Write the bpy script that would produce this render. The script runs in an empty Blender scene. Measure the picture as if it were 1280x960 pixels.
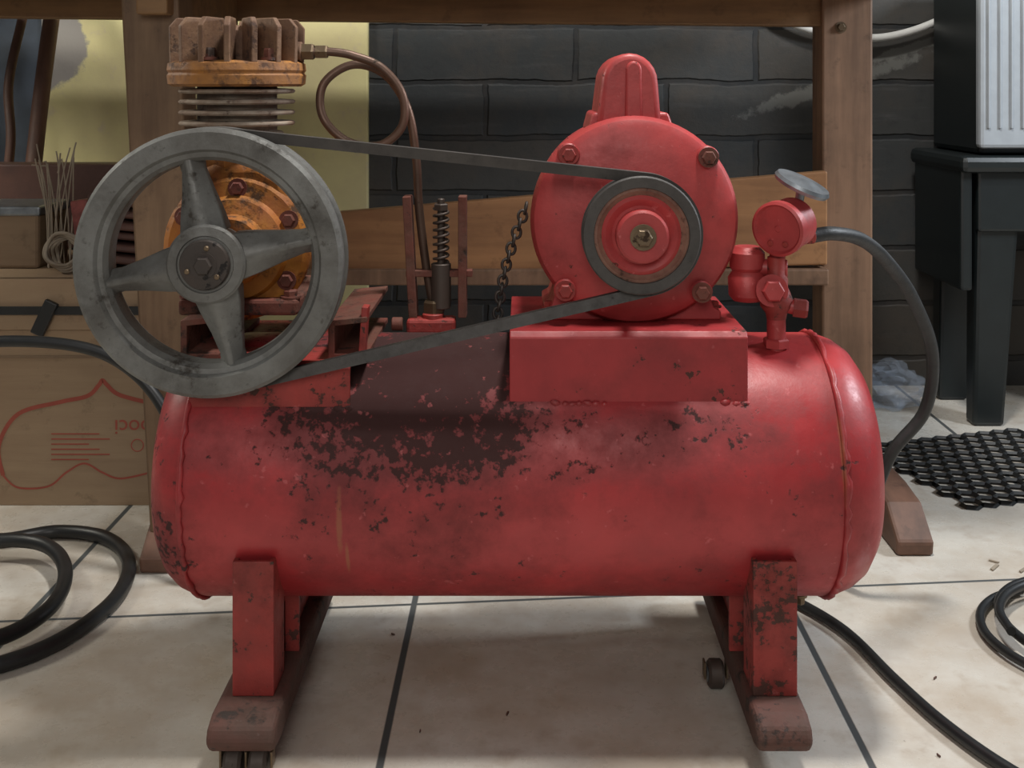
import bpy, bmesh, math, random
from mathutils import Vector, Matrix, Euler
random.seed(4)
scn = bpy.context.scene
try:
    scn.view_settings.view_transform = 'Standard'
except Exception:
    pass

# ------------------------------------------------------------------ materials
def _new(name):
    m = bpy.data.materials.new(name); m.use_nodes = True
    nt = m.node_tree; b = nt.nodes['Principled BSDF']
    return m, nt, b
def N(nt, t, **kw):
    n = nt.nodes.new(t)
    for k, v in kw.items(): setattr(n, k, v)
    return n
def noise(nt, vec, scale, detail=6, rough=.6):
    n = N(nt, 'ShaderNodeTexNoise'); n.inputs['Scale'].default_value = scale
    n.inputs['Detail'].default_value = detail; n.inputs['Roughness'].default_value = rough
    nt.links.new(vec, n.inputs['Vector']); return n.outputs['Fac']
def math_n(nt, op, a, b=None, clamp=False):
    n = N(nt, 'ShaderNodeMath', operation=op); n.use_clamp = clamp
    for i, v in enumerate((a, b)):
        if v is None: continue
        if isinstance(v, (int, float)): n.inputs[i].default_value = v
        else: nt.links.new(v, n.inputs[i])
    return n.outputs[0]
def mixc(nt, fac, a, b):
    n = N(nt, 'ShaderNodeMix', data_type='RGBA')
    if isinstance(fac, (int, float)): n.inputs[0].default_value = fac
    else: nt.links.new(fac, n.inputs[0])
    for i, v in ((6, a), (7, b)):
        if isinstance(v, tuple): n.inputs[i].default_value = (*v[:3], 1)
        else: nt.links.new(v, n.inputs[i])
    return n.outputs[2]
def rng(nt, v, a, b, c=0., d=1.):
    n = N(nt, 'ShaderNodeMapRange'); nt.links.new(v, n.inputs[0])
    for i, x in enumerate((a, b, c, d)): n.inputs[i+1].default_value = x
    return n.outputs[0]
def bump(nt, b, h, strength=.3, dist=.002):
    n = N(nt, 'ShaderNodeBump'); n.inputs['Strength'].default_value = strength
    n.inputs['Distance'].default_value = dist
    nt.links.new(h, n.inputs['Height']); nt.links.new(n.outputs[0], b.inputs['Normal'])
def objvec(nt, scale=None):
    tc = N(nt, 'ShaderNodeTexCoord')
    if scale is None: return tc.outputs['Object']
    mp = N(nt, 'ShaderNodeMapping'); mp.inputs['Scale'].default_value = scale
    nt.links.new(tc.outputs['Object'], mp.inputs['Vector']); return mp.outputs[0]
def ell(nt, v, c, s):
    vm = N(nt, 'ShaderNodeVectorMath', operation='SUBTRACT'); nt.links.new(v, vm.inputs[0]); vm.inputs[1].default_value = c
    vd = N(nt, 'ShaderNodeVectorMath', operation='DIVIDE'); nt.links.new(vm.outputs[0], vd.inputs[0]); vd.inputs[1].default_value = s
    vl = N(nt, 'ShaderNodeVectorMath', operation='LENGTH'); nt.links.new(vd.outputs[0], vl.inputs[0])
    return vl.outputs['Value']

def paint(name, base, alt, dark, chip=.30, cs=30, vs=7, rough=.42, metal=0., bs=.3, stains=(), drips=(), crough=.75, soft=.08, grime=.45, speck=.0, fine=.9):
    """old paint: tone variation, translucent grime, ragged chips/rust, fine pale specks"""
    m, nt, b = _new(name); v = objvec(nt)
    n1 = noise(nt, v, vs, 8, .65)
    col = mixc(nt, rng(nt, n1, .38, .62), base, alt)
    na = noise(nt, v, cs, 9, .7); nb = noise(nt, v, cs*4.2, 4, .6); nc = noise(nt, v, vs*1.4, 4, .6)
    S = lambda n, k: math_n(nt, 'MULTIPLY', math_n(nt, 'SUBTRACT', n, .5), k)
    h = math_n(nt, 'ADD', math_n(nt, 'ADD', S(na, 1.5), S(nb, fine)), S(nc, .7))
    g = S(nc, 1.6)
    for (c, s, amt) in stains:
        r = rng(nt, ell(nt, v, c, s), 1., 0., 0., amt)
        h = math_n(nt, 'ADD', h, r); g = math_n(nt, 'ADD', g, math_n(nt, 'MULTIPLY', r, 2.0))
    nd = noise(nt, v, vs*3.2, 10, .75)
    gf = rng(nt, math_n(nt, 'ADD', g, S(nd, 1.6)), .0, .75, 0., grime)
    darkg = tuple(x*.55+y*.10 for x, y in zip(dark, base))
    col = mixc(nt, gf, col, darkg)
    for (c, s, cc) in drips:
        e = math_n(nt, 'ADD', ell(nt, v, c, s), math_n(nt, 'MULTIPLY', na, 1.6))
        col = mixc(nt, rng(nt, e, 1.6, 1.2, 0, .5), col, cc)
    f = rng(nt, h, chip, chip+soft)
    col = mixc(nt, math_n(nt, 'MULTIPLY', f, .92), col, dark)
    if speck:
        ns = noise(nt, v, 75, 3, .6)
        col = mixc(nt, rng(nt, ns, .67, .72, 0, speck), col, tuple(min(1, x*1.25+.12) for x in base))
    nt.links.new(col, b.inputs['Base Color'])
    rr = math_n(nt, 'ADD', rng(nt, f, 0, 1, rough, crough), math_n(nt, 'MULTIPLY', gf, .35), True)
    nt.links.new(math_n(nt, 'ADD', rr, S(nd, .45), True), b.inputs['Roughness'])
    b.inputs['Metallic'].default_value = metal
    hh = math_n(nt, 'SUBTRACT', math_n(nt, 'ADD', n1, math_n(nt, 'MULTIPLY', na, .25)), math_n(nt, 'MULTIPLY', f, .18))
    bump(nt, b, hh, bs, .005)
    return m
def wood(name, a, c, stretch=(3, 3, 30), rough=.6):
    m, nt, b = _new(name); v = objvec(nt, stretch)
    n1 = noise(nt, v, 3, 8, .6); n2 = noise(nt, objvec(nt), 6, 6, .65)
    f = math_n(nt, 'ADD', math_n(nt, 'MULTIPLY', n1, .6), math_n(nt, 'MULTIPLY', n2, .4))
    col = mixc(nt, rng(nt, f, .40, .60), a, c)
    col = mixc(nt, rng(nt, noise(nt, objvec(nt), 26, 6, .7), .58, .72, 0, .5), col, tuple(x*.45 for x in c))
    nt.links.new(col, b.inputs['Base Color'])
    b.inputs['Roughness'].default_value = rough; bump(nt, b, n1, .25, .002); return m
def plain(name, c, rough=.5, metal=0., var=.25, scale=30, trans=0.):
    m, nt, b = _new(name); v = objvec(nt); n1 = noise(nt, v, scale, 5, .6)
    nt.links.new(mixc(nt, rng(nt, n1, .35, .65), c, tuple(x*(1-var) for x in c)), b.inputs['Base Color'])
    b.inputs['Roughness'].default_value = rough; b.inputs['Metallic'].default_value = metal
    if trans: b.inputs['Transmission Weight'].default_value = trans
    bump(nt, b, n1, .1, .001); return m

RED = (.42, .036, .040); RED2 = (.30, .023, .027)
DRIP = (.30, .12, .05)
M_tank = paint('tank_red_paint', RED, RED2, (.032, .014, .013), chip=.36, cs=24, rough=.42, bs=.25, soft=.14, grime=.68, speck=.3, fine=1.6,
    stains=[((-.11, 1.21, .375), (.21, .14, .11), .72), ((-.09, 1.17, .30), (.17, .1, .13), .27),
            ((-.26, 1.2, .33), (.20, .15, .12), .26), ((-.10, 1.32, .41), (.24, .2, .06), .7),
            ((-.39, 1.2, .17), (.08, .15, .18), .24), ((-.05, 1.2, .16), (.36, .1, .07), .12),
            ((.14, 1.17, .33), (.32, .08, .06), .22), ((.34, 1.2, .24), (.035, .15, .2), .18), ((.22, 1.2, .19), (.10, .1, .07), .12)],
    drips=[((-.192, 1.168, .245), (.005, .1, .045), DRIP), ((-.185, 1.165, .20), (.003, .1, .03), DRIP), ((.333, 1.2, .30), (.0035, .1, .06), DRIP)])
M_red = paint('red_enamel', (.44, .052, .052), (.32, .033, .035), (.075, .024, .018), chip=.34, cs=30, vs=10, rough=.48, bs=.28, grime=.6, speck=.35, fine=1.3)
M_plate = paint('saddle_red_paint', (.35, .026, .030), (.26, .018, .022), (.05, .02, .014), chip=.30, cs=26, vs=8, rough=.48, bs=.2, grime=.55, speck=.25, fine=1.3)
M_redworn = paint('worn_red_paint', (.33, .034, .028), (.20, .024, .020), (.05, .022, .016), chip=.14, cs=24, vs=12, rough=.6, bs=.4, grime=.8, speck=.25, fine=1.3)
M_yel = paint('yellow_rusty_paint', (.50, .20, .022), (.33, .10, .02), (.055, .028, .014), chip=.04, cs=22, vs=14, rough=.6, bs=.5, soft=.2, grime=.75)
M_yel2 = paint('head_rusty_yellow_paint', (.40, .17, .035), (.22, .10, .045), (.08, .040, .025), chip=-.02, cs=20, vs=18, rough=.65, bs=.5, soft=.2, grime=.7)
M_fin = paint('rusty_cast_iron', (.22, .125, .07), (.12, .06, .036), (.05, .026, .018), chip=.1, cs=34, vs=18, rough=.7, metal=.05, bs=.5, soft=.2, grime=.6)
M_finc = paint('pale_cast_fins', (.33, .27, .21), (.20, .13, .09), (.08, .045, .03), chip=.12, cs=34, vs=22, rough=.65, metal=.1, bs=.4, soft=.2, grime=.6)
M_rust = paint('rust_brown', (.12, .052, .035), (.16, .040, .027), (.028, .018, .013), chip=.1, cs=26, vs=18, rough=.75, bs=.5, soft=.15, grime=.6)
M_ring = paint('pulley_rust_ring', (.24, .12, .085), (.16, .07, .05), (.06, .03, .02), chip=.15, cs=40, vs=26, rough=.7, bs=.5, soft=.15, grime=.5)
M_skid = paint('skid_brown', (.070, .040, .030), (.105, .040, .030), (.022, .015, .012), chip=.12, cs=24, vs=9, rough=.8, bs=.5, soft=.15, grime=.6, speck=.2)
M_alu = paint('cast_aluminium', (.20, .203, .195), (.115, .111, .103), (.05, .042, .034), chip=.16, cs=36, vs=11, rough=.55, metal=.3, bs=.4, soft=.25, grime=.75)
M_dark = paint('oily_black_iron', (.05, .042, .038), (.075, .055, .045), (.012, .01, .01), chip=.2, rough=.55, metal=.3)
M_belt = paint('belt_rubber', (.062, .056, .052), (.04, .036, .034), (.02, .018, .017), chip=.3, cs=40, vs=20, rough=.6, bs=.2)
M_rub = plain('black_rubber', (.014, .015, .016), .42, 0, .3, 50)
M_hose = paint('dusty_hose_rubber', (.022, .023, .024), (.014, .015, .016), (.06, .052, .045), chip=.38, cs=40, vs=30, rough=.5, bs=.3, grime=.2)
M_copper = paint('oxidised_copper', (.15, .085, .06), (.09, .055, .04), (.04, .03, .02), chip=.3, rough=.45, metal=.5)
M_brass = paint('dirty_brass', (.22, .16, .10), (.13, .09, .055), (.05, .03, .02), chip=.25, rough=.45, metal=.6)
M_steel = plain('steel', (.30, .33, .36), .38, .7, .4, 40)
M_benchwood = wood('bench_wood', (.26, .15, .09), (.15, .085, .05), (14, 14, 1.2))
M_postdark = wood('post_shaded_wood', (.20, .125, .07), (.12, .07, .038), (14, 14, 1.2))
M_beamwood = wood('pale_plank_wood', (.38, .19, .08), (.25, .12, .05), (1.2, 12, 14))
M_topwood = wood('bench_top_wood', (.25, .14, .06), (.15, .08, .035), (1.2, 10, 12))
M_footwood = wood('dark_foot_wood', (.16, .08, .052), (.09, .046, .03), (10, 1.5, 10))
M_chairwood = wood('chair_wood', (.12, .055, .035), (.06, .028, .018), (10, 10, 1.2))
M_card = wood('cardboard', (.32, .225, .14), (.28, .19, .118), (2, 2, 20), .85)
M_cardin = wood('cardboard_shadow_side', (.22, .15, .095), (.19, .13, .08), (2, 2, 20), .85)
M_print = plain('red_print', (.34, .075, .05), .8, 0, .15)
M_white = plain('pale_grey_plastic', (.33, .36, .39), .45, 0, .1)
M_wcable = plain('white_cable_jacket', (.60, .60, .58), .5, 0, .1)
M_straw = plain('straw_cord', (.30, .25, .19), .8)
M_leather = paint('brown_leather', (.12, .055, .04), (.07, .035, .03), (.02, .015, .012), chip=.25, rough=.6)
M_plasdark = plain('dark_green_plastic', (.009, .013, .014), .4, 0, .2)
M_bag, nt, b = _new('clear_plastic_film')
b.inputs['Base Color'].default_value = (.50, .60, .75, 1); b.inputs['Roughness'].default_value = .15
b.inputs['Alpha'].default_value = .22
bump(nt, b, noise(nt, objvec(nt), 40, 4), .8, .01)

# ------------------------------------------------------------------ helpers
def link(o):
    scn.collection.objects.link(o); return o
def empty(name, loc):
    e = bpy.data.objects.new(name, None); e.location = loc; e.empty_display_size = .05; return link(e)
def par(o, p):
    if p is not None:
        o.parent = p; o.matrix_parent_inverse = Matrix.Translation(-Vector(p.location))
    return o
def mesh(name, verts, faces, mat, parent=None, smooth=None, bevel=0, seg=2):
    me = bpy.data.meshes.new(name); me.from_pydata([tuple(v) for v in verts], [], faces); me.update()
    bm = bmesh.new(); bm.from_mesh(me); bmesh.ops.recalc_face_normals(bm, faces=bm.faces); bm.to_mesh(me); bm.free()
    if smooth:
        me.polygons.foreach_set('use_smooth', [True]*len(me.polygons))
        me.set_sharp_from_angle(angle=math.radians(smooth))
    o = bpy.data.objects.new(name, me); me.materials.append(mat); link(o)
    if bevel:
        md = o.modifiers.new('bevel', 'BEVEL'); md.width = bevel; md.segments = seg; md.limit_method = 'ANGLE'
        md.angle_limit = math.radians(40)
    return par(o, parent)
def box(name, a, c, mat, parent=None, bevel=.002, rot=None, seg=2):
    (x0, y0, z0), (x1, y1, z1) = a, c
    vs = [Vector((x, y, z)) for x in (x0, x1) for y in (y0, y1) for z in (z0, z1)]
    if rot:
        ce = Vector(((x0+x1)/2, (y0+y1)/2, (z0+z1)/2)); R = Euler([math.radians(r) for r in rot]).to_matrix()
        vs = [ce + R @ (v-ce) for v in vs]
    return mesh(name, vs, [(0,1,3,2),(4,6,7,5),(0,4,5,1),(2,3,7,6),(0,2,6,4),(1,5,7,3)], mat, parent, None, bevel, seg)
def frame(axis):
    a = Vector(axis).normalized()
    t = Vector((0, 0, 1)) if abs(a.z) < .9 else Vector((1, 0, 0))
    u = t.cross(a).normalized(); w = a.cross(u); return a, u, w
def lathe(name, prof, org, axis, mat, parent=None, seg=48, closed=False, smooth=35, jitter=0, bevel=0):
    """prof = [(radius, distance along axis)]"""
    a, u, w = frame(axis); org = Vector(org); vs = []; n = len(prof)
    for i in range(seg):
        t = 2*math.pi*i/seg; d = u*math.cos(t) + w*math.sin(t)
        for r, h in prof:
            k = jitter*random.uniform(-1, 1) if jitter else 0
            vs.append(org + a*h + d*(max(r, 1e-5)+k))
    fs = []
    for i in range(seg):
        j = (i+1) % seg
        for k in range(n if closed else n-1):
            k2 = (k+1) % n
            fs.append((i*n+k, j*n+k, j*n+k2, i*n+k2))
    if not closed:
        if prof[0][0] > 1e-4: fs.append(tuple(i*n for i in range(seg)))
        if prof[-1][0] > 1e-4: fs.append(tuple(i*n+n-1 for i in range(seg)))
    return mesh(name, vs, fs, mat, parent, smooth, bevel)
def cyl(name, p0, p1, r, mat, parent=None, seg=24, bev=.001, smooth=35):
    d = Vector(p1)-Vector(p0); L = d.length; bev = min(bev, r*.4, L*.4)
    return lathe(name, [(0, 0), (r-bev, 0), (r, bev), (r, L-bev), (r-bev, L), (0, L)], p0, d, mat, parent, seg, smooth=smooth)
def bolt(name, p, axis, r, h, mat, parent, washer=True):
    if washer:
        lathe(name+'_washer', [(0, 0), (r*1.45, 0), (r*1.45, h*.25), (0, h*.25)], p, axis, mat, parent, 20)
    return lathe(name, [(0, 0), (r, 0), (r, h*.85), (r*.85, h), (0, h)], p, axis, mat, parent, 6, smooth=15)
def prism(name, poly, y0, y1, mat, parent=None, bevel=.002, smooth=None, seg=2, mp=None):
    """poly in X,Z extruded along Y (or remapped by mp)"""
    n = len(poly); vs = [(x, y0, z) for x, z in poly] + [(x, y1, z) for x, z in poly]
    if mp: vs = [mp(v) for v in vs]
    fs = [tuple(range(n)), tuple(range(2*n-1, n-1, -1))] + [(i, (i+1) % n, (i+1) % n+n, i+n) for i in range(n)]
    return mesh(name, vs, fs, mat, parent, smooth, bevel, seg)
def tube(name, pts, r, mat, parent=None, cyclic=False, res=10, br=5):
    cu = bpy.data.curves.new(name, 'CURVE'); cu.dimensions = '3D'; cu.bevel_depth = r; cu.bevel_resolution = br
    cu.use_fill_caps = True; cu.resolution_u = res
    sp = cu.splines.new('BEZIER'); sp.bezier_points.add(len(pts)-1); P = [Vector(p) for p in pts]; n = len(P)
    for i, p in enumerate(P):
        a = P[(i-1) % n] if (cyclic or i > 0) else p; c = P[(i+1) % n] if (cyclic or i < n-1) else p
        t = (c-a); la = (p-a).length; lc = (c-p).length; s = (la+lc) or 1
        bp = sp.bezier_points[i]; bp.handle_left_type = bp.handle_right_type = 'FREE'
        bp.co = p; bp.handle_left = p - t*(la/s)/3*1.0; bp.handle_right = p + t*(lc/s)/3*1.0
    sp.use_cyclic_u = cyclic
    o = bpy.data.objects.new(name, cu); cu.materials.append(mat); link(o); return par(o, parent)
def torus(name, c, axis, R, r, mat, parent=None, seg=48, s2=10, sx=1., jitter=0):
    a, u, w = frame(axis); c = Vector(c); vs = []; fs = []
    for i in range(seg):
        t = 2*math.pi*i/seg; d = u*math.cos(t) + w*math.sin(t)*sx; k = jitter*random.uniform(-1, 1)
        for j in range(s2):
            q = 2*math.pi*j/s2; vs.append(c + d*(R) + (u*math.cos(t)+w*math.sin(t))*(r+k)*math.cos(q) + a*((r+k)*math.sin(q)+k))
    for i in range(seg):
        for j in range(s2):
            fs.append((i*s2+j, ((i+1) % seg)*s2+j, ((i+1) % seg)*s2+(j+1) % s2, i*s2+(j+1) % s2))
    return mesh(name, vs, fs, mat, parent, 80)

# ------------------------------------------------------------------ room shell
def floor_mat():
    m, nt, b = _new('ceramic_floor_tiles'); tc = objvec(nt)
    sep = N(nt, 'ShaderNodeSeparateXYZ'); nt.links.new(tc, sep.inputs[0])
    X, Y = sep.outputs[0], sep.outputs[1]
    u = math_n(nt, 'DIVIDE', math_n(nt, 'ADD', X, .148+5.05), .505)
    v = math_n(nt, 'DIVIDE', math_n(nt, 'SUBTRACT', Y, math_n(nt, 'ADD', math_n(nt, 'MULTIPLY', X, .09), 1.52-5.05)), .505)
    def line(t, w):
        f = math_n(nt, 'FRACT', t); d = math_n(nt, 'MINIMUM', f, math_n(nt, 'SUBTRACT', 1., f))
        return rng(nt, d, w, w+.003, 1, 0)
    g = math_n(nt, 'MAXIMUM', line(u, .0065), line(v, .0045))
    n1 = noise(nt, tc, 5, 10, .65); n2 = noise(nt, tc, 18, 8, .7); n3 = noise(nt, tc, 2.2, 4, .5)
    n5 = noise(nt, tc, 9, 10, .75)
    col = mixc(nt, rng(nt, n1, .42, .66), (.60, .57, .51), (.46, .39, .31))
    col = mixc(nt, rng(nt, n5, .52, .68, 0, .6), col, (.66, .65, .62))
    col = mixc(nt, rng(nt, n2, .52, .68, 0, .6), col, (.35, .27, .19))
    col = mixc(nt, rng(nt, n3, .48, .70, 0, .45), col, (.37, .33, .28))
    n4 = noise(nt, tc, 60, 6, .7)
    col = mixc(nt, rng(nt, n4, .68, .73, 0, .7), col, (.14, .11, .09))
    col = mixc(nt, g, col, (.065, .07, .07))
    nt.links.new(col, b.inputs['Base Color']); nt.links.new(rng(nt, math_n(nt, 'ADD', g, math_n(nt, 'MULTIPLY', n2, .4)), .15, 1, .25, .9), b.inputs['Roughness'])
    bump(nt, b, math_n(nt, 'SUBTRACT', math_n(nt, 'MULTIPLY', n1, .15), g), .35, .003); return m
def brick_mat():
    m, nt, b = _new('dark_painted_brick'); tc = objvec(nt)
    sep = N(nt, 'ShaderNodeSeparateXYZ'); nt.links.new(tc, sep.inputs[0])
    wob = math_n(nt, 'MULTIPLY', math_n(nt, 'SUBTRACT', noise(nt, tc, 7, 4, .6), .5), .022)
    cb = N(nt, 'ShaderNodeCombineXYZ'); nt.links.new(math_n(nt, 'ADD', math_n(nt, 'ADD', sep.outputs[0], .13+5.), wob), cb.inputs[0])
    nt.links.new(math_n(nt, 'ADD', math_n(nt, 'ADD', sep.outputs[2], .064), wob), cb.inputs[1])
    br = N(nt, 'ShaderNodeTexBrick'); nt.links.new(cb.outputs[0], br.inputs['Vector'])
    br.inputs['Scale'].default_value = 1; br.inputs['Brick Width'].default_value = .42; br.inputs['Row Height'].default_value = .128
    br.inputs['Mortar Size'].default_value = .008; br.inputs['Mortar Smooth'].default_value = .5
    br.inputs['Color1'].default_value = (.046, .043, .038, 1); br.inputs['Color2'].default_value = (.028, .033, .036, 1)
    br.inputs['Mortar'].default_value = (.012, .014, .016, 1)
    n1 = noise(nt, tc, 6, 8, .7); n2 = noise(nt, objvec(nt, (1.2, 1, 9)), 4, 6, .6)
    col = mixc(nt, rng(nt, n1, .45, .75, 0, .6), br.outputs['Color'], (.070, .052, .038))
    col = mixc(nt, rng(nt, n2, .60, .74, 0, .4), col, (.085, .085, .085))
    col = mixc(nt, rng(nt, noise(nt, tc, 30, 8, .75), .52, .7, 0, .5), col, (.015, .017, .020))
    for c, s, cc in (((1.02, 2.6, .84), (.11, 1, .045), (.42, .42, .41)), ((.72, 2.6, .70), (.34, 1, .030), (.14, .14, .13)), ((.95, 2.6, .80), (.3, 1, .018), (.13, .13, .12))):
        vm = N(nt, 'ShaderNodeVectorMath', operation='SUBTRACT'); nt.links.new(tc, vm.inputs[0]); vm.inputs[1].default_value = c
        rt = N(nt, 'ShaderNodeVectorRotate', rotation_type='Y_AXIS'); nt.links.new(vm.outputs[0], rt.inputs['Vector']); rt.inputs['Angle'].default_value = .32
        vd = N(nt, 'ShaderNodeVectorMath', operation='DIVIDE'); nt.links.new(rt.outputs[0], vd.inputs[0]); vd.inputs[1].default_value = s
        vl = N(nt, 'ShaderNodeVectorMath', operation='LENGTH'); nt.links.new(vd.outputs[0], vl.inputs[0])
        f = math_n(nt, 'ADD', vl.outputs['Value'], math_n(nt, 'MULTIPLY', noise(nt, tc, 25, 6, .7), 1.6))
        col = mixc(nt, rng(nt, f, 1.5, 1.3, 0, .8), col, cc)
    nt.links.new(col, b.inputs['Base Color']); b.inputs['Roughness'].default_value = .6
    h = math_n(nt, 'SUBTRACT', math_n(nt, 'MULTIPLY', n1, .6), br.outputs['Fac']); bump(nt, b, h, .6, .008); return m
def plaster_mat():
    m, nt, b = _new('yellow_plaster'); tc = objvec(nt)
    n1 = noise(nt, tc, 3.5, 6, .6); n2 = noise(nt, tc, 14, 8, .7)
    col = mixc(nt, rng(nt, n1, .40, .62), (.72, .66, .34), (.62, .54, .30))
    col = mixc(nt, rng(nt, n2, .58, .68, 0, .6), col, (.58, .50, .38))
    vm = N(nt, 'ShaderNodeVectorMath', operation='DISTANCE'); nt.links.new(tc, vm.inputs[0]); vm.inputs[1].default_value = (-1.10, 2.6, .78)
    f = math_n(nt, 'ADD', vm.outputs['Value'], math_n(nt, 'MULTIPLY', n2, .1))
    col = mixc(nt, rng(nt, f, .15, .14), col, (.32, .30, .28))
    nt.links.new(col, b.inputs['Base Color']); b.inputs['Roughness'].default_value = .85
    bump(nt, b, n2, .3, .004); return m
box('floor', (-3, -1.5, -.05), (3, 2.75, 0), floor_mat(), bevel=0)
box('wall_back', (-.36, 2.60, 0), (3, 2.75, 2.6), brick_mat(), bevel=0)
box('wall_back_left', (-1.115, 2.585, 0), (-.36, 2.75, 2.6), plaster_mat(), bevel=.004)
box('wall_left', (-3.05, 2.60, 0), (-1.115, 2.75, 2.6), plain('dark_blue_wall', (.045, .06, .085), .7, 0, .4, 8), bevel=0)

# ------------------------------------------------------------------ workbench
WB = empty('workbench', (0, 1.95, 0))
box('bench_top', (-1.35, 1.56, .868), (.66, 2.40, .90), M_topwood, WB, .003)
box('rail_back', (-1.30, 1.99, .812), (.55, 2.03, .868), M_topwood, WB, .003, rot=(0, .6, 0))
box('rail_left_end', (-.555, 1.60, .80), (-.51, 2.0, .868), M_topwood, WB, .003)
box('post_right', (.527, 1.98, .045), (.617, 2.05, .868), M_benchwood, WB, .004)
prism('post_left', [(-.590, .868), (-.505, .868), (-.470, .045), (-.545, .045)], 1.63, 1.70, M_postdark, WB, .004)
prism('stretcher', [(-.52, .460), (.53, .548), (.53, .384), (-.52, .355)], 1.955, 1.98, M_beamwood, WB, .003)
box('stretcher_low_lip', (-.50, 1.945, .35), (.53, 1.985, .378), M_benchwood, WB, .003)
swap = lambda v: (v[1], v[0], v[2])
for nm, xc, w, y0 in (('foot_left', -.525, .05, 1.60), ('foot_right', .58, .055, 1.66)):
    prism(nm, [(y0, 0), (y0-.004, .022), (y0+.05, .062), (y0+.12, .07), (2.10, .07), (2.13, .03), (2.13, 0)], xc-w/2, xc+w/2, M_footwood, WB, .005, mp=swap)
bolt('post_bolt', (.56, 1.98, .80), (0, -1, 0), .007, .006, M_brass, WB)

# ------------------------------------------------------------------ air compressor
AC = empty('air_compressor', (0, 1.307, .262))
TY, TZ, TR = 1.307, .262, .145
xl, xr = -.362, .340
prof = [(0, -.410), (.05, -.409), (.088, -.405), (.112, -.398), (.128, -.389), (.138, -.377), (.1435, -.364), (.145, -.352)]
prof += [(.145, x) for x in (-.2, 0, .2)]
prof += [(.145, .330), (.1435, .345), (.138, .360), (.128, .374), (.112, .385), (.088, .392), (.05, .397), (0, .398)]
lathe('tank_shell', prof, (0, TY, TZ), (1, 0, 0), M_tank, AC, 128, smooth=60)
for i, x in enumerate((xl+.004, xr-.004)):
    torus('weld_seam_%d' % (i+1), (x, TY, TZ), (1, 0, 0), TR+.0002, .0034, M_tank, AC, 110, 8, jitter=.0012)
def weld_blobs(nm, x0, x1, y, z, n):
    for k in range(n):
        x = x0+(x1-x0)*(k+random.uniform(-.2, .2))/max(n-1, 1); L = random.uniform(.004, .007)
        lathe('%s_%d' % (nm, k+1), [(0, -L), (.0022, -L*.7), (.0036, 0), (.0024, L*.7), (0, L)], (x, y-.0002, z+random.uniform(-.0018, .001)), (1, 0, random.uniform(-.3, .3)), M_tank, AC, 12, smooth=80)
def saddle(nm, x0, x1, zt, yf, yb, mat, welds, t=.005):
    zf = TZ + math.sqrt(TR**2-(TY-yf-.001)**2) - .004; zb = TZ + math.sqrt(TR**2-(TY-yb)**2) - .004
    pf = [(yf, zf), (yf, zt-.006), (yf+.006, zt), (yb-.006, zt), (yb, zt-.006), (yb, zb), (yb-t, zb), (yb-t, zt-t-.004), (yb-t-.004, zt-t), (yf+t+.004, zt-t), (yf+t, zt-t-.004), (yf+t, zf)]
    prism(nm, pf, x0, x1, mat, AC, .0012, mp=swap)
    for s, (a, c, n) in enumerate(welds): weld_blobs(nm+'_weld_%d' % s, a, c, yf, zf+.001, n)
saddle('motor_saddle', -.0155, .240, .434, 1.200, 1.41, M_plate, ((.034, .086, 7), (.216, .236, 3)))
saddle('pump_saddle', -.358, -.186, .402, 1.196, 1.42, M_redworn, ((-.20, -.188, 2),))
for nm, x0, x1 in (('pump_rail_right', -.212, -.170), ('pump_rail_left', -.372, -.330)):
    prism(nm, [(x0, .402), (x0, .444), (x1, .448), (x1, .442), (x0+.007, .438), (x0+.007, .408), (x1, .408), (x1, .402)], 1.212, 1.40, M_rust, AC, .001)
box('pump_rail_stop', (-.178, 1.214, .404), (-.171, 1.232, .458), M_redworn, AC, .001, rot=(0, 4, 0))
# --- pump
px, pz = -.325, .515
box('crankcase_foot', (-.385, 1.245, .442), (-.252, 1.41, .460), M_rust, AC, .004)
for k, x in enumerate((-.375, -.262)):
    bolt('crankcase_foot_bolt_%d' % (k+1), (x, 1.258, .460), (0, 0, 1), .008, .009, M_rust, AC)
prism('crankcase', [(-.375, .458), (-.275, .458), (-.255, .50), (-.252, .55), (-.27, .595), (-.30, .612), (-.35, .612), (-.38, .595), (-.398, .55), (-.395, .50)], 1.265, 1.40, M_yel, AC, .012, smooth=40, seg=3)
lathe('bearing_cover', [(0, .0), (.083, 0), (.083, .010), (.076, .016), (.060, .018), (.056, .026), (.040, .030), (.036, .046), (0, .046)], (px, 1.278, pz), (0, -1, 0), M_yel, AC, 48, smooth=30)
for k in range(6):
    a = math.radians(k*60+28)
    bolt('cover_bolt_%d' % (k+1), (px+.068*math.cos(a), 1.262, pz+.068*math.sin(a)), (0, -1, 0), .0075, .008, M_rust, AC)
cyl('crankshaft', (px-.003, 1.24, pz), (px-.004, 1.185, pz), .014, M_dark, AC)
hx, hy = -.339, 1.325
lathe('cylinder_base_flange', [(0, 0), (.058, 0), (.060, .004), (.060, .012), (.05, .014), (.047, .04), (0, .04)], (hx, hy, .604), (0, 0, 1), M_yel, AC, 8, smooth=30)
cp = [(0, .636)]
for k in range(5):
    z = .638+k*.0125; R = .054 if k == 0 else .067
    cp += [(.046, z), (R-.002, z+.0012), (R, z+.003), (R, z+.0045), (R-.002, z+.0062), (.046, z+.0073)]
cp += [(.046, .700), (0, .700)]
lathe('finned_cylinder', cp, (hx, hy, 0), (0, 0, 1), M_finc, AC, 56, smooth=30)
lathe('head_flange', [(0, .697), (.074, .697), (.079, .700), (.080, .710), (.078, .713), (.080, .716), (.079, .724), (.072, .727), (0, .727)], (hx, hy, 0), (0, 0, 1), M_yel2, AC, 56, smooth=30)
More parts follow.
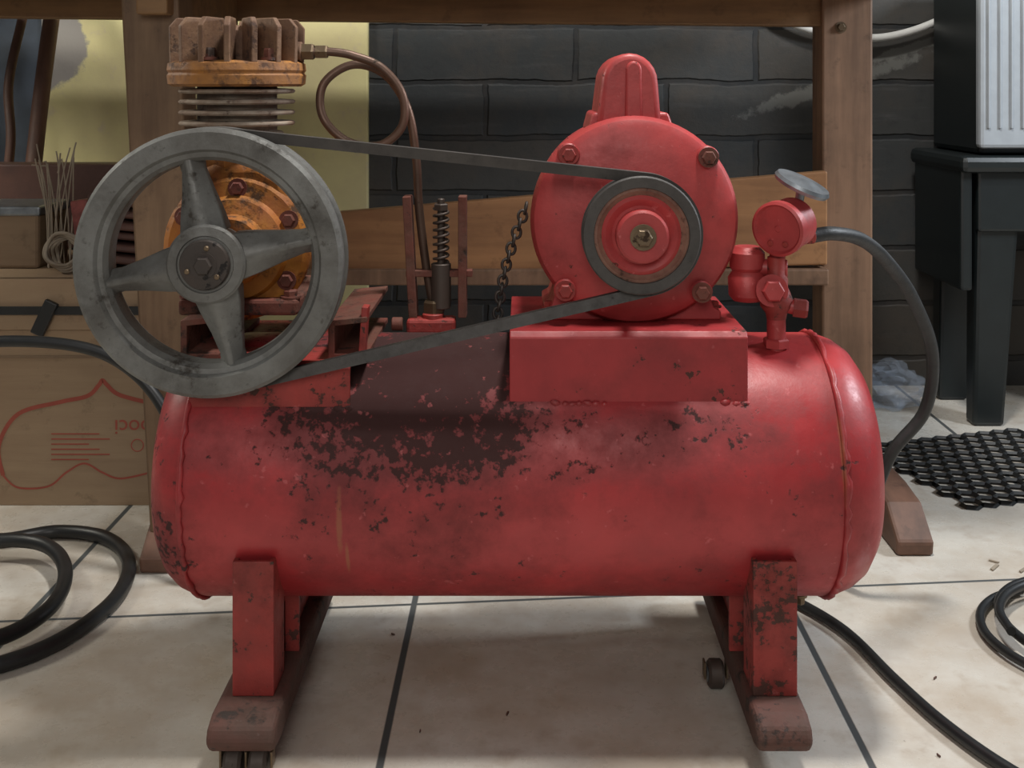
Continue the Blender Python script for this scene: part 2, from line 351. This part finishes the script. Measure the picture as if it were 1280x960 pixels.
lathe('head_core', [(0, .725), (.036, .725), (.036, .762), (.030, .768), (0, .768)], (hx, hy, 0), (0, 0, 1), M_fin, AC, 32)
for k in range(16):
    a = 2*math.pi*k/16+.1; ca, sa = math.cos(a), math.sin(a); t = .0034
    vs = []
    for sgn in (-1, 1):
        for r, z in ((.026, .724), (.0775, .724), (.0785, .766), (.070, .776), (.034, .776), (.026, .766)):
            vs.append((hx+r*ca-sgn*t*sa, hy+r*sa+sgn*t*ca, z))
    mesh('head_fin_%02d' % (k+1), vs, [(0,1,2,3,4,5), (11,10,9,8,7,6)]+[(i, (i+1) % 6, (i+1) % 6+6, i+6) for i in range(6)], M_fin, AC, None, .0012)
for k in range(6):
    a = 2*math.pi*k/6+.3
    bolt('head_bolt_%d' % (k+1), (hx+.066*math.cos(a), hy+.066*math.sin(a), .727), (0, 0, 1), .007, .014, M_rust, AC)
# outlet pipe and fittings
cyl('outlet_boss', (hx+.070, hy, .738), (-.262, hy, .738), .012, M_fin, AC, 24)
bolt('outlet_nut', (-.264, hy, .738), (1, 0, 0), .0105, .016, M_brass, AC, False)
bolt('outlet_flare_nut', (-.246, hy, .738), (1, 0, 0), .0085, .014, M_brass, AC, False)
pipe = [(-.250, .738), (-.228, .738), (-.204, .734), (-.170, .720), (-.145, .688), (-.145, .650), (-.172, .627), (-.212, .632), (-.241, .662), (-.240, .700), (-.206, .723), (-.168, .712), (-.141, .672), (-.130, .610), (-.127, .553), (-.118, .477), (-.109, .425)]
tube('outlet_pipe', [(x, 1.322+.0022*i, z) for i, (x, z) in enumerate(pipe)], .0052, M_copper, AC)
# unloader / check valve group
cyl('check_valve_stub', (-.109, 1.345, .395), (-.109, 1.345, .425), .013, M_redworn, AC)
bolt('check_valve_nut', (-.109, 1.35, .422), (0, 0, 1), .013, .018, M_brass, AC, False)
box('check_valve_body', (-.140, 1.33, .402), (-.082, 1.36, .420), M_redworn, AC, .004)
cyl('check_valve_side_port', (-.145, 1.34, .413), (-.158, 1.34, .413), .008, M_rust, AC)
for nm, x in (('fork_left', -.137), ('fork_right', -.074)):
    box(nm, (x-.005, 1.34, .42), (x+.005, 1.365, .565), M_rust, AC, .001, rot=(0, -3 if x < -.1 else 0, 0))
box('fork_bridge', (-.142, 1.345, .468), (-.062, 1.36, .476), M_rust, AC, .001)
cyl('unloader_rod', (-.100, 1.35, .425), (-.100, 1.35, .562), .0045, M_dark, AC)
sp = []
for k in range(73):
    a = k/12*2*math.pi*1.25; sp.append((-.100+.0085*math.cos(a), 1.35+.0085*math.sin(a), .485+k*.0009))
tube('unloader_spring', sp, .0018, M_dark, AC, res=3, br=2)
bolt('unloader_top_nut', (-.100, 1.35, .548), (0, 0, 1), .009, .008, M_dark, AC, False)
cyl('unloader_body', (-.100, 1.35, .43), (-.100, 1.35, .484), .012, M_dark, AC)
for k in range(15):
    t = k/14.; c = (.002-.034*t - .006*math.sin(t*3.1), 1.335, .552-.135*t)
    ax = (0, 1, 0) if k % 2 else (1, .1, -.2)
    torus('chain_link_%02d' % (k+1), c, ax, .0052, .0018, M_dark, AC, 16, 6, 1.35)
# --- electric motor
mx, mz = .1235, .548
lathe('motor_housing', [(0, -.19), (.085, -.188), (.106, -.176), (.109, -.168), (.109, -.03), (.116, -.028), (.1165, -.006), (.112, .003), (.104, .008), (.075, .012), (.05, .014), (.048, .020), (.030, .024), (0, .024)], (mx, 1.25, mz), (0, -1, 0), M_red, AC, 72, smooth=28)
for k, (bx, bz) in enumerate(((.080, .071), (.073, -.078), (-.074, .074), (-.078, -.076))):
    cyl('motor_boss_%d' % (k+1), (mx+bx, 1.285, mz+bz), (mx+bx, 1.236, mz+bz), .0125, M_red, AC, 20, .004)
    bolt('motor_bolt_%d' % (k+1), (mx+bx, 1.236, mz+bz), (0, -1, 0), .0078, .008, M_rust if k < 2 else M_redworn, AC)
for k in range(10):
    a = math.radians(20+k*15.5); r0 = .108
    box('motor_rib_%d' % (k+1), (mx+r0*math.cos(a)-.002, 1.29, mz+r0*math.sin(a)-.002), (mx+r0*math.cos(a)+.002, 1.40, mz+r0*math.sin(a)+.002), M_red, AC, .001)
for nm, x0, x1 in (('motor_foot_right', .172, .222), ('motor_foot_left', .022, .072)):
    s = 1 if x0 > mx else -1
    xa, xb = (x0, x1) if s > 0 else (x1, x0)
    prism(nm, [(xa-.02*s, .434), (xb, .434), (xb, .444), (xb-.008*s, .448), (xb-.014*s, .466), (xb-.032*s, .480), (xa-.02*s, .470)], 1.262, 1.39, M_red, AC, .002)
    bolt(nm+'_bolt', (xb-.006*s, 1.275, .446), (0, 0, 1), .006, .007, M_redworn, AC)
cap = [(-.038, -.005)]
for k in range(13):
    a = math.pi - math.pi*k/12; cap.append((.032*math.cos(a), .046+.036*math.sin(a)))
cap += [(.036, -.005)]
prism('capacitor_cover', [(mx-.004+x, .657+z*.95) for x, z in cap], 1.262, 1.385, M_red, AC, .007, smooth=50, seg=3)
rd = [(.009*math.cos(math.pi-math.pi*k/8), .040+.010*math.sin(math.pi-math.pi*k/8)) for k in range(9)]
prism('capacitor_cover_rib', [(mx-.010, .660)]+[(mx+x, .676+z) for x, z in rd]+[(mx+.010, .660)], 1.2585, 1.265, M_red, AC, .003, smooth=40, seg=3)
prism('capacitor_flange', [(mx-.052, .645), (mx-.046, .668), (mx+.040, .668), (mx+.048, .645)], 1.268, 1.38, M_red, AC, .004, seg=3)
cyl('motor_shaft', (mx, 1.235, .541), (mx, 1.158, .541), .0075, M_brass, AC, 20, .002)
PZ = .541; BY = 1.1875
lathe('motor_pulley_rim', [(.0500, -.012), (.061, -.012), (.0625, -.008), (.0625, -.005), (.056, 0), (.056, .008), (.0625, .013), (.0625, .016), (.061, .018), (.0505, .018), (.0495, .014)], (mx, BY+.003, PZ), (0, -1, 0), M_belt, AC, 72, closed=True, smooth=30)
lathe('motor_pulley_rust_ring', [(.040, .000), (.0503, .000), (.0503, .0155), (.047, .0165), (.043, .012), (.040, .011)], (mx, BY+.003, PZ), (0, -1, 0), M_ring, AC, 64, closed=True, smooth=30)
lathe('motor_pulley_disc', [(0, -.004), (.042, -.004), (.042, .012), (.038, .0145), (.031, .011), (.028, .013), (.0275, .026), (.025, .028), (.012, .028), (.011, .031), (0, .031)], (mx, BY+.003, PZ), (0, -1, 0), M_red, AC, 64, smooth=30)
bolt('motor_pulley_nut', (mx, 1.161, PZ), (0, -1, 0), .0095, .008, M_brass, AC)
# flywheel
FX, FZ = -.330, .513
lathe('flywheel_rim', [(.141, .019), (.1415, .014), (.1415, .009), (.131, .003), (.131, -.004), (.1415, -.011), (.1415, -.017), (.140, -.020), (.110, -.020), (.106, -.008), (.107, .010), (.111, .0165), (.116, .0175), (.119, .0225), (.137, .0225)], (FX, BY, FZ), (0, -1, 0), M_alu, AC, 128, closed=True, smooth=28)
lathe('flywheel_hub', [(0, -.02), (.034, -.02), (.036, .014), (.041, .020), (.0415, .026), (.039, .029), (.030, .030), (.029, .028), (0, .028)], (FX, BY, FZ), (0, -1, 0), M_alu, AC, 56, smooth=28)
lathe('hub_bush', [(0, .026), (.0255, .026), (.0265, .030), (.025, .034), (.012, .035), (0, .035)], (FX, BY, FZ), (0, -1, 0), M_dark, AC, 40, smooth=28)
bolt('hub_nut', (FX, BY-.034, FZ), (0, -1, 0), .0095, .007, M_dark, AC)
for k in range(3):
    a = math.radians(80+120*k); cyl('hub_screw_%d' % (k+1), (FX+.018*math.cos(a), BY-.033, FZ+.018*math.sin(a)), (FX+.018*math.cos(a), BY-.037, FZ+.018*math.sin(a)), .0028, M_brass, AC, 12)
for k in range(4):
    a = math.radians(12 + 90*k); ca, sa = math.cos(a), math.sin(a); st = []
    for r, w, yf in ((.030, .025, .024), (.050, .0220, .019), (.075, .0165, .0135), (.098, .0125, .011), (.112, .0135, .011)):
        st.append([(r, -w, -.008), (r, -w, yf-.010), (r, -w*.45, yf-.001), (r, -.003, yf+.0035), (r, .003, yf+.0035), (r, w*.45, yf-.001), (r, w, yf-.010), (r, w, -.008)])
    vs = [(FX+r*ca-s*sa, BY-h, FZ+r*sa+s*ca) for row in st for r, s, h in row]; fs = []
    for i in range(len(st)-1):
        for j in range(8):
            fs.append((i*8+j, i*8+(j+1) % 8, (i+1)*8+(j+1) % 8, (i+1)*8+j))
    fs += [tuple(range(8)), tuple(range(39, 31, -1))]
    mesh('flywheel_spoke_%d' % (k+1), vs, fs, M_alu, AC, 45, .0015)
def belt():
    c1, r1, c2, r2 = Vector((FX, FZ)), .1365, Vector((mx, PZ)), .0605
    d = c2-c1; th = math.atan2(d.y, d.x); ph = math.acos((r1-r2)/d.length); path = []
    a0, a1 = th+ph, th-ph+2*math.pi
    for k in range(65):
        a = a0+(a1-a0)*k/64; path.append((c1, r1, a))
    b0, b1 = th-ph, th+ph
    for k in range(41):
        a = b0+(b1-b0)*k/40; path.append((c2, r2, a))
    vs = []; fs = []; n = len(path)
    for c, r, a in path:
        for dr, dy in ((-.0065, -.0045), (.0050, -.0075), (.0050, .0075), (-.0065, .0045)):
            vs.append((c.x+(r+dr)*math.cos(a), BY+dy, c.y+(r+dr)*math.sin(a)))
    for i in range(n):
        for j in range(4): fs.append((i*4+j, i*4+(j+1) % 4, ((i+1) % n)*4+(j+1) % 4, ((i+1) % n)*4+j))
    mesh('drive_belt', vs, fs, M_belt, AC, 30)
belt()
# gauge / valve tree
vx, vy = .286, 1.27
cyl('riser_pipe', (vx, vy, .395), (vx, vy, .44), .0105, M_red, AC)
bolt('riser_nut', (vx, vy, .402), (0, 0, 1), .015, .010, M_red, AC, False)
lathe('ball_valve_body', [(0, 0), (.011, 0), (.012, .006), (.018, .014), (.019, .022), (.015, .032), (.013, .036), (.013, .046), (.010, .05), (.010, .07), (0, .07)], (vx, vy, .434), (0, 0, 1), M_redworn, AC, 20, smooth=40)
bolt('valve_bonnet', (vx-.008, vy-.012, .468), (0, -1, .1), .0125, .014, M_red, AC, True)
cyl('valve_side_arm', (vx, vy, .452), (vx+.03, vy-.008, .446), .0085, M_red, AC)
bolt('valve_side_nut', (vx+.018, vy-.006, .448), (1, -.2, -.1), .011, .016, M_redworn, AC, False)
lathe('regulator_body', [(0, 0), (.016, 0), (.021, .006), (.022, .026), (.017, .034), (.020, .038), (.020, .055), (.014, .062), (0, .062)], (.256, 1.285, .452), (0, 0, 1), M_red, AC, 28, smooth=35)
cyl('regulator_link', (.256, 1.285, .490), (.300, 1.275, .490), .010, M_red, AC)
cyl('gauge_neck', (vx, 1.272, .49), (vx+.004, 1.268, .53), .009, M_red, AC)
ga = Vector((-.62, -.78, -.10)).normalized(); gc = Vector((.284, 1.250, .5385))
lathe('gauge_case', [(0, -.044), (.024, -.044), (.0285, -.038), (.0285, -.008), (.031, -.006), (.031, .003), (.028, .005), (.0255, .001), (0, .001)], gc, ga, M_red, AC, 40, smooth=30)
_, gu, gw = frame(ga)
for k, s in enumerate((-.010, .008)):
    p = gc + gu*s + gw*(-.017) + ga*.001
    cyl('gauge_screw_%d' % (k+1), p, p+ga*.002, .0035, M_redworn, AC, 12)
cyl('gauge_pin', gc, gc+ga*.002, .004, M_red, AC, 12)
cyl('hand_valve_stem', (.312, 1.28, .548), (.316, 1.275, .585), .005, M_steel, AC)
lathe('hand_valve_wheel', [(0, -.003), (.012, -.003), (.012, .004), (.020, .001), (.026, -.001), (.031, -.003), (.033, .001), (.031, .005), (.024, .004), (.012, .007), (0, .008)], (.316, 1.275, .5845), (.36, -.22, .88), M_steel, AC, 40, smooth=40)
cyl('hose_outlet_port', (.300, 1.272, .526), (.330, 1.277, .527), .009, M_redworn, AC)
cyl('drain_stub', (.320, 1.30, .108), (.320, 1.30, .122), .008, M_redworn, AC)
bolt('drain_plug', (.320, 1.30, .109), (0, 0, -1), .006, .012, M_brass, AC)
# supports, skids and casters
def support(sfx, xa, xb, inner):
    box('post_front_'+sfx, (xa, 1.163, .064), (xb, 1.168, .204), M_redworn, AC, .0012)
    xs = xb-.005 if inner > 0 else xa
    yb_ = 1.215
    poly = [(1.166, .064), (yb_, .064), (yb_, TZ-math.sqrt(TR**2-(TY-yb_)**2)+.006), (1.185, .185), (1.174, .204), (1.166, .204)]
    prism('post_front_flange_'+sfx, poly, xs, xs+.005, M_redworn, AC, .001, mp=swap)
    xs = xa if inner > 0 else xb-.005
    prism('post_front_flange2_'+sfx, poly, xs, xs+.005, M_redworn, AC, .001, mp=swap)
    for j, y in enumerate((1.255, 1.40, 1.445)):
        zz = TZ-math.sqrt(max(TR**2-(TY-y)**2, 0))+.006
        off = .012*inner
        box('post_%d_%s' % (j+2, sfx), (xa+.004+off, y, .064), (xb-.004+off, y+.006, zz+.01), M_redworn, AC, .001)
    box('gusset_'+sfx, ((xa+xb)/2+.012*inner-.003, 1.255, .064), ((xa+xb)/2+.012*inner+.003, 1.45, .122), M_redworn, AC, .001)
    x0, x1 = xa-.014, xb+.012
    if sfx == 'right': x0, x1 = xa-.006, xb+.004
    prism('skid_'+sfx, [(1.118, .034), (1.110, .044), (1.116, .058), (1.135, .064), (1.50, .064), (1.51, .056), (1.51, .034), (1.49, .030), (1.135, .030)], x0, x1, M_skid, AC, .006, mp=swap, seg=3)
support('left', -.303, -.260, 1)
support('right', .238, .284, -1)
def caster(n, x, y, r=.0165):
    cyl('caster_wheel_%d' % n, (x-.009, y, r), (x+.009, y, r), r, M_dark, AC, 32, .003)
    cyl('caster_tread_%d' % n, (x-.010, y, r), (x-.0091, y, r), r*.55, M_steel, AC, 20)
    box('caster_fork_a_%d' % n, (x-.014, y-.007, r-.004), (x-.0115, y+.007, .031), M_brass, AC, .001)
    box('caster_fork_b_%d' % n, (x+.0115, y-.007, r-.004), (x+.014, y+.007, .031), M_brass, AC, .001)
caster(1, -.266, 1.128, .0175); caster(5, -.292, 1.13); caster(2, -.290, 1.48); caster(3, .222, 1.30, .0160); caster(4, .262, 1.48)

# ------------------------------------------------------------------ hoses
tube('air_hose', [(.326, 1.277, .5265), (.355, 1.29, .528), (.405, 1.34, .513), (.452, 1.39, .478), (.497, 1.43, .425), (.536, 1.47, .345), (.533, 1.49, .265), (.492, 1.50, .205), (.46, 1.52, .10), (.44, 1.56, .02), (.38, 1.62, .009)], .0082, M_hose)
tube('rubber_hose', [(-.30, 1.60, .008), (-.24, 1.56, .008), (-.10, 1.545, .008), (.08, 1.55, .008), (.25, 1.555, .008), (.335, 1.53, .008), (.375, 1.48, .008), (.408, 1.41, .008), (.431, 1.30, .008), (.455, 1.21, .008), (.490, 1.13, .008), (.56, 1.03, .008), (.72, .95, .008)], .0065, M_rub)
tube('coiled_hose', [(-.98, 1.62, .0105), (-.86, 1.69, .0105), (-.784, 1.695, .0105), (-.72, 1.725, .0105), (-.639, 1.704, .0105), (-.572, 1.62, .0105), (-.548, 1.51, .0105), (-.565, 1.41, .0105), (-.605, 1.345, .0105), (-.67, 1.31, .0105), (-.80, 1.33, .0105), (-.88, 1.44, .012), (-.87, 1.56, .02), (-.79, 1.635, .030), (-.706, 1.633, .0305), (-.640, 1.560, .028), (-.612, 1.455, .024), (-.64, 1.38, .02), (-.70, 1.34, .028), (-.79, 1.37, .02), (-.95, 1.36, .0105)], .0100, M_rub)
tube('supply_hose', [(-1.1, 1.55, .01), (-1.04, 1.58, .10), (-.93, 1.60, .27), (-.80, 1.60, .325), (-.70, 1.60, .332), (-.61, 1.60, .318), (-.548, 1.59, .285), (-.505, 1.58, .235), (-.47, 1.57, .15), (-.45, 1.56, .05), (-.40, 1.60, .010)], .0082, M_rub)
cc = []
for k in range(40):
    a = k/39*4.4*math.pi+2.0; r = .150+.012*math.sin(k*.5)
    cc.append((.742+r*math.cos(a)+.004*k/10, 1.40+r*.98*math.sin(a), .007+.011*k/39*1.6))
tube('power_cable', cc, .0058, M_rub)
tube('white_cable', [(.49, 2.56, 1.10), (.545, 2.565, .90), (.61, 2.57, .842), (.72, 2.57, .812), (.83, 2.57, .808), (.95, 2.57, .845), (1.03, 2.57, .90), (1.08, 2.57, 1.0)], .009, M_wcable)

# ------------------------------------------------------------------ cardboard box
CB = empty('cardboard_box', (-.78, 2.05, 0))
bx0, bx1, by0, by1, bh = -1.02, -.585, 1.86, 2.24, .378
box('box_front', (bx0, by0, 0), (bx1, by0+.005, bh), M_card, CB, .001)
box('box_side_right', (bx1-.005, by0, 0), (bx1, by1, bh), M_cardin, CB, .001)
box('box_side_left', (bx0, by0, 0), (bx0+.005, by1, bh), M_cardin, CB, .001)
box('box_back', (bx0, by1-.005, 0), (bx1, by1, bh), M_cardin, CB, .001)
box('box_top', (bx0, by0, bh-.004), (bx1, by1, bh), M_card, CB, .001)
box('box_flap_front', (bx0, by0-.006, bh-.085), (bx1-.006, by0-.002, bh-.001), M_card, CB, .001, rot=(-2, 0, 0))
box('box_seam_tape', (bx0+.01, by0-.0015, .245), (bx1-.01, by0-.0005, .249), M_cardin, CB, 0)
yq = by0-.0005
def ribbon(nm, pts, w):
    # flat printed band following a smooth path on the carton face
    P = [Vector((x, z)) for x, z in pts]; Q = []
    for i in range(len(P)-1):
        p0 = P[max(i-1, 0)]; p1 = P[i]; p2 = P[i+1]; p3 = P[min(i+2, len(P)-1)]
        for k in range(8):
            t = k/8; Q.append(.5*((2*p1)+(-p0+p2)*t+(2*p0-5*p1+4*p2-p3)*t*t+(-p0+3*p1-3*p2+p3)*t**3))
    Q.append(P[-1]); vs = []; fs = []
    for i, q in enumerate(Q):
        d = (Q[min(i+1, len(Q)-1)]-Q[max(i-1, 0)]).normalized(); n = Vector((-d.y, d.x))*w
        vs += [(q.x+n.x, yq, q.y+n.y), (q.x-n.x, yq, q.y-n.y)]
        if i: fs.append((2*i-2, 2*i-1, 2*i+1, 2*i))
    mesh(nm, vs, fs, M_print, CB)
ribbon('print_mark_outline', [(-.865, .05), (-.872, .10), (-.840, .152), (-.77, .172), (-.725, .182), (-.706, .200), (-.70, .208), (-.692, .200), (-.672, .184), (-.62, .170)], .0034)
ribbon('print_mark_lower', [(-.865, .05), (-.84, .030), (-.79, .032), (-.76, .055), (-.73, .070), (-.70, .055), (-.67, .045), (-.62, .055)], .0016)
def text(nm, s, loc, size, rot):
    cu = bpy.data.curves.new(nm, 'FONT'); cu.body = s; cu.size = size; cu.extrude = .0003; cu.align_x = 'CENTER'
    cu.materials.append(M_print); o = bpy.data.objects.new(nm, cu); o.location = loc; o.rotation_euler = rot
    link(o); par(o, CB); return o
text('print_word', 'poci', (-.650, yq, .142), .036, (math.radians(90), math.radians(180), 0))
for k in range(6):
    w = .05+.02*math.sin(k*2.1)
    box('print_line_%d' % (k+1), (-.785, yq, .118-.0085*k), (-.785+w+.03, yq+.0005, .1200-.0085*k), M_print, CB, 0)
torus('print_ring', (-.642, yq+.001, .100), (0, 1, 0), .010, .0012, M_print, CB, 24, 6)
box('box_strap', (bx0-.002, by0-.014, .319), (bx1+.006, by0-.010, .333), M_rub, CB, .001)
box('box_strap_side', (bx1+.001, by0-.014, .319), (bx1+.006, by1, .333), M_rub, CB, .001)
box('strap_buckle', (-.80, by0-.022, .285), (-.778, by0-.012, .345), M_rub, CB, .002, rot=(0, 25, 0))

# items lying on the box
cc = []
for k in range(90):
    a = k/90*2*math.pi*6; r = .024+.006*math.sin(k*.37)
    cc.append((-.775+r*1.15*math.cos(a), 1.885+.006*math.sin(k*1.3)+.0003*k, .416+r*1.15*math.sin(a)))
tube('cord_coil', cc, .0028, M_straw, res=4, br=3)
S = empty('straw_bundle', (-.80, 1.95, .38))
for j in range(14):
    x = -.805+random.uniform(-.02, .02); t = random.uniform(-.04, .04)
    tube('stalk_%d' % (j+1), [(x, 1.95+random.uniform(-.02, .02), .382), (x+t*.3, 1.95, .48), (x+t*.7, 1.95, .52+random.uniform(0, .05)), (x+t, 1.95, .55+random.uniform(-.02, .05))], .0013, M_straw, S, res=4, br=2)
LP = empty('leather_tool_pouch', (-.67, 2.0, .38))
for j in range(7):
    z0 = .386+.019*j; xo = random.uniform(-.012, .012)
    pts = [(-.745+xo, z0), (-.70+xo, z0+.010), (-.64+xo, z0+.004), (-.60+xo*.5, z0+.008), (-.598+xo*.5, z0+.018), (-.64+xo, z0+.017), (-.70+xo, z0+.023), (-.745+xo, z0+.013)]
    prism('fold_%d' % (j+1), pts, 1.90+.01*(j % 3), 2.12, M_leather, LP, .004, smooth=50)
box('paper_packet', (-.775, 1.93, .378), (-.745, 1.965, .50), plain('packet_red_print', (.28, .07, .06), .5, 0, .5, 60), None, .003, rot=(0, -8, 0))
TN = empty('storage_tin', (-.90, 2.0, .378))
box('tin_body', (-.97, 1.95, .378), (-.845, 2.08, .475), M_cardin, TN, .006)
box('tin_lid', (-.973, 1.947, .470), (-.842, 2.083, .487), M_steel, TN, .004)
box('shelf_plank', (-1.35, 2.17, .382), (-.60, 2.23, .545), M_leather, None, .004)

# wooden chair at far left
CH = empty('wooden_chair', (-1.18, 2.38, 0))
for j, x in enumerate((-1.34, -1.045)):
    tube('back_post_%d' % (j+1), [(x, 2.36, 0), (x, 2.37, .42), (x, 2.41, .62), (x+(.01 if j else -.01), 2.47, .90)], .017, M_chairwood, CH)
    tube('front_leg_%d' % (j+1), [(x, 2.28, 0), (x, 2.28, .43)], .017, M_chairwood, CH)
box('seat', (-1.37, 2.26, .43), (-1.02, 2.42, .455), M_chairwood, CH, .008)
for j in range(4):
    x = -1.30+.062*j
    tube('back_slat_%d' % (j+1), [(x, 2.40, .455), (x+.012, 2.405, .58), (x-.004, 2.43, .70), (x+.016, 2.46, .86)], .010, M_chairwood, CH)
tube('crest_rail', [(-1.35, 2.475, .90), (-1.19, 2.46, .93), (-1.035, 2.475, .90)], .020, M_chairwood, CH)

# stool with louvred appliance at far right
ST = empty('plastic_stool', (1.06, 2.40, 0))
for j, (x, y) in enumerate(((.93, 2.31), (1.24, 2.31), (.93, 2.50), (1.24, 2.50))):
    sx = 1 if x > 1 else -1
    vs = []
    for z, o, w in ((0, .01, .032), (.53, -.01, .046)):
        for dx, dy in ((-w, -w), (w, -w), (w, w), (-w, w)):
            vs.append((x+sx*o+dx+.03, y+dy*.7, z))
    mesh('leg_%d' % (j+1), vs, [(0,1,2,3), (7,6,5,4), (0,1,5,4), (1,2,6,5), (2,3,7,6), (3,0,4,7)], M_plasdark, ST, None, .008)
box('stool_seat', (.88, 2.25, .52), (1.33, 2.56, .555), M_plasdark, ST, .012)
box('stool_apron_front', (.92, 2.27, .40), (1.30, 2.29, .53), M_plasdark, ST, .006)
box('stool_apron_left', (.885, 2.27, .28), (.91, 2.54, .53), M_plasdark, ST, .006)
AP = empty('louvred_air_cooler', (1.10, 2.40, .556))
box('cooler_case', (.925, 2.28, .556), (1.30, 2.54, .92), M_plasdark, AP, .012)
box('cooler_front_panel', (.918, 2.255, .570), (1.305, 2.282, .915), M_white, AP, .008)
for j in range(16):
    box('louvre_%d' % (j+1), (.932+.023*j, 2.2505, .610), (.938+.023*j, 2.258, .900), M_white, AP, .002, rot=(0, 0, 25))

# crumpled plastic bag
bm = bmesh.new(); bmesh.ops.create_icosphere(bm, subdivisions=4, radius=1)
for v in bm.verts:
    n = v.co.normalized(); k = 1+.22*math.sin(7*n.x+3*n.y)*math.cos(6*n.z+2*n.x)+.14*math.sin(17*n.y+5*n.z)+random.uniform(-.04, .04)
    v.co = Vector((n.x*.085*k, n.y*.05*k, max(n.z*.050*k, -.038)))+Vector((.785, 2.44, .0385))
me = bpy.data.meshes.new('plastic_bag'); bm.to_mesh(me); bm.free(); me.materials.append(M_bag)
link(bpy.data.objects.new('plastic_bag', me))

# honeycomb rubber mat
def hexmat():
    s = .0195; bm = bmesh.new(); cache = {}
    o = Vector((.740, 1.855)); ang = math.radians(17); ca, sa = math.cos(ang), math.sin(ang)
    def V(x, y):
        k = (round(x, 4), round(y, 4))
        if k not in cache: cache[k] = bm.verts.new((o.x+x*ca-y*sa, o.y+x*sa+y*ca, .0045))
        return cache[k]
    dx = math.sqrt(3)*s; dy = 1.5*s
    for r in range(11):
        for c in range(11):
            cx = c*dx+(dx/2 if r % 2 else 0); cy = r*dy
            bm.faces.new([V(cx+s*math.sin(math.radians(60*i)), cy+s*math.cos(math.radians(60*i))) for i in range(6)])
    me = bpy.data.meshes.new('rubber_mat'); bm.to_mesh(me); bm.free(); me.materials.append(M_rub)
    ob = link(bpy.data.objects.new('rubber_mat', me))
    w = ob.modifiers.new('wire', 'WIREFRAME'); w.thickness = .0085; w.use_even_offset = False
hexmat()
def debris(nm, items, mat):
    vs = []; fs = []
    for x, y, L, a in items:
        b0 = len(vs); ca, sa = math.cos(a), math.sin(a); w = L*.25
        for z in (0.0005, .0025):
            for u, v in ((-L, -w), (L, -w*.6), (L*.9, w), (-L*.8, w*.7)):
                vs.append((x+u*ca-v*sa, y+u*sa+v*ca, z))
        fs += [tuple(b0+i for i in f) for f in ((0,1,2,3), (4,5,6,7), (0,1,5,4), (1,2,6,5), (2,3,7,6), (3,0,4,7))]
    mesh(nm, vs, fs, mat)
debris('wood_shavings', [(random.uniform(.66, .78), random.uniform(1.60, 1.67), random.uniform(.006, .014), random.uniform(0, 3)) for _ in range(5)], M_straw)
debris('floor_debris', [(random.uniform(-.45, .5), random.uniform(1.14, 1.5), random.uniform(.002, .0035), random.uniform(0, 3)) for _ in range(8)], M_leather)

# ------------------------------------------------------------------ lights
def area(nm, loc, tgt, size, power, col):
    l = bpy.data.lights.new(nm, 'AREA'); l.size = size; l.energy = power; l.color = col
    o = link(bpy.data.objects.new(nm, l)); o.location = loc
    o.rotation_euler = (Vector(tgt)-Vector(loc)).to_track_quat('-Z', 'Y').to_euler(); return o
area('ceiling_lamp', (.35, 1.22, 2.3), (.1, 1.3, .2), .22, 38, (1, .97, .92))
area('room_lamp', (-.2, -.8, 1.4), (0, 1.4, .35), .8, 14, (1, .95, .89))
area('side_lamp', (1.65, 1.55, 1.25), (.2, 1.25, .2), .28, 20, (.86, .93, 1))
area('wall_lamp', (-1.7, 1.7, 1.3), (-.7, 2.6, .6), .4, 19, (1, .96, .84))
w = bpy.data.worlds.new('world'); scn.world = w; w.use_nodes = True
w.node_tree.nodes['Background'].inputs[0].default_value = (.68, .67, .66, 1)
w.node_tree.nodes['Background'].inputs[1].default_value = .18

# ------------------------------------------------------------------ camera
cam = bpy.data.cameras.new('camera'); co = link(bpy.data.objects.new('camera', cam))
co.location = (0, 0, .70); co.rotation_euler = (math.radians(90), 0, 0)
cam.sensor_width = 36; cam.lens = 36*1400/1280; cam.shift_x = -15/1280; cam.shift_y = -375/1280
cam.clip_start = .02
scn.camera = co
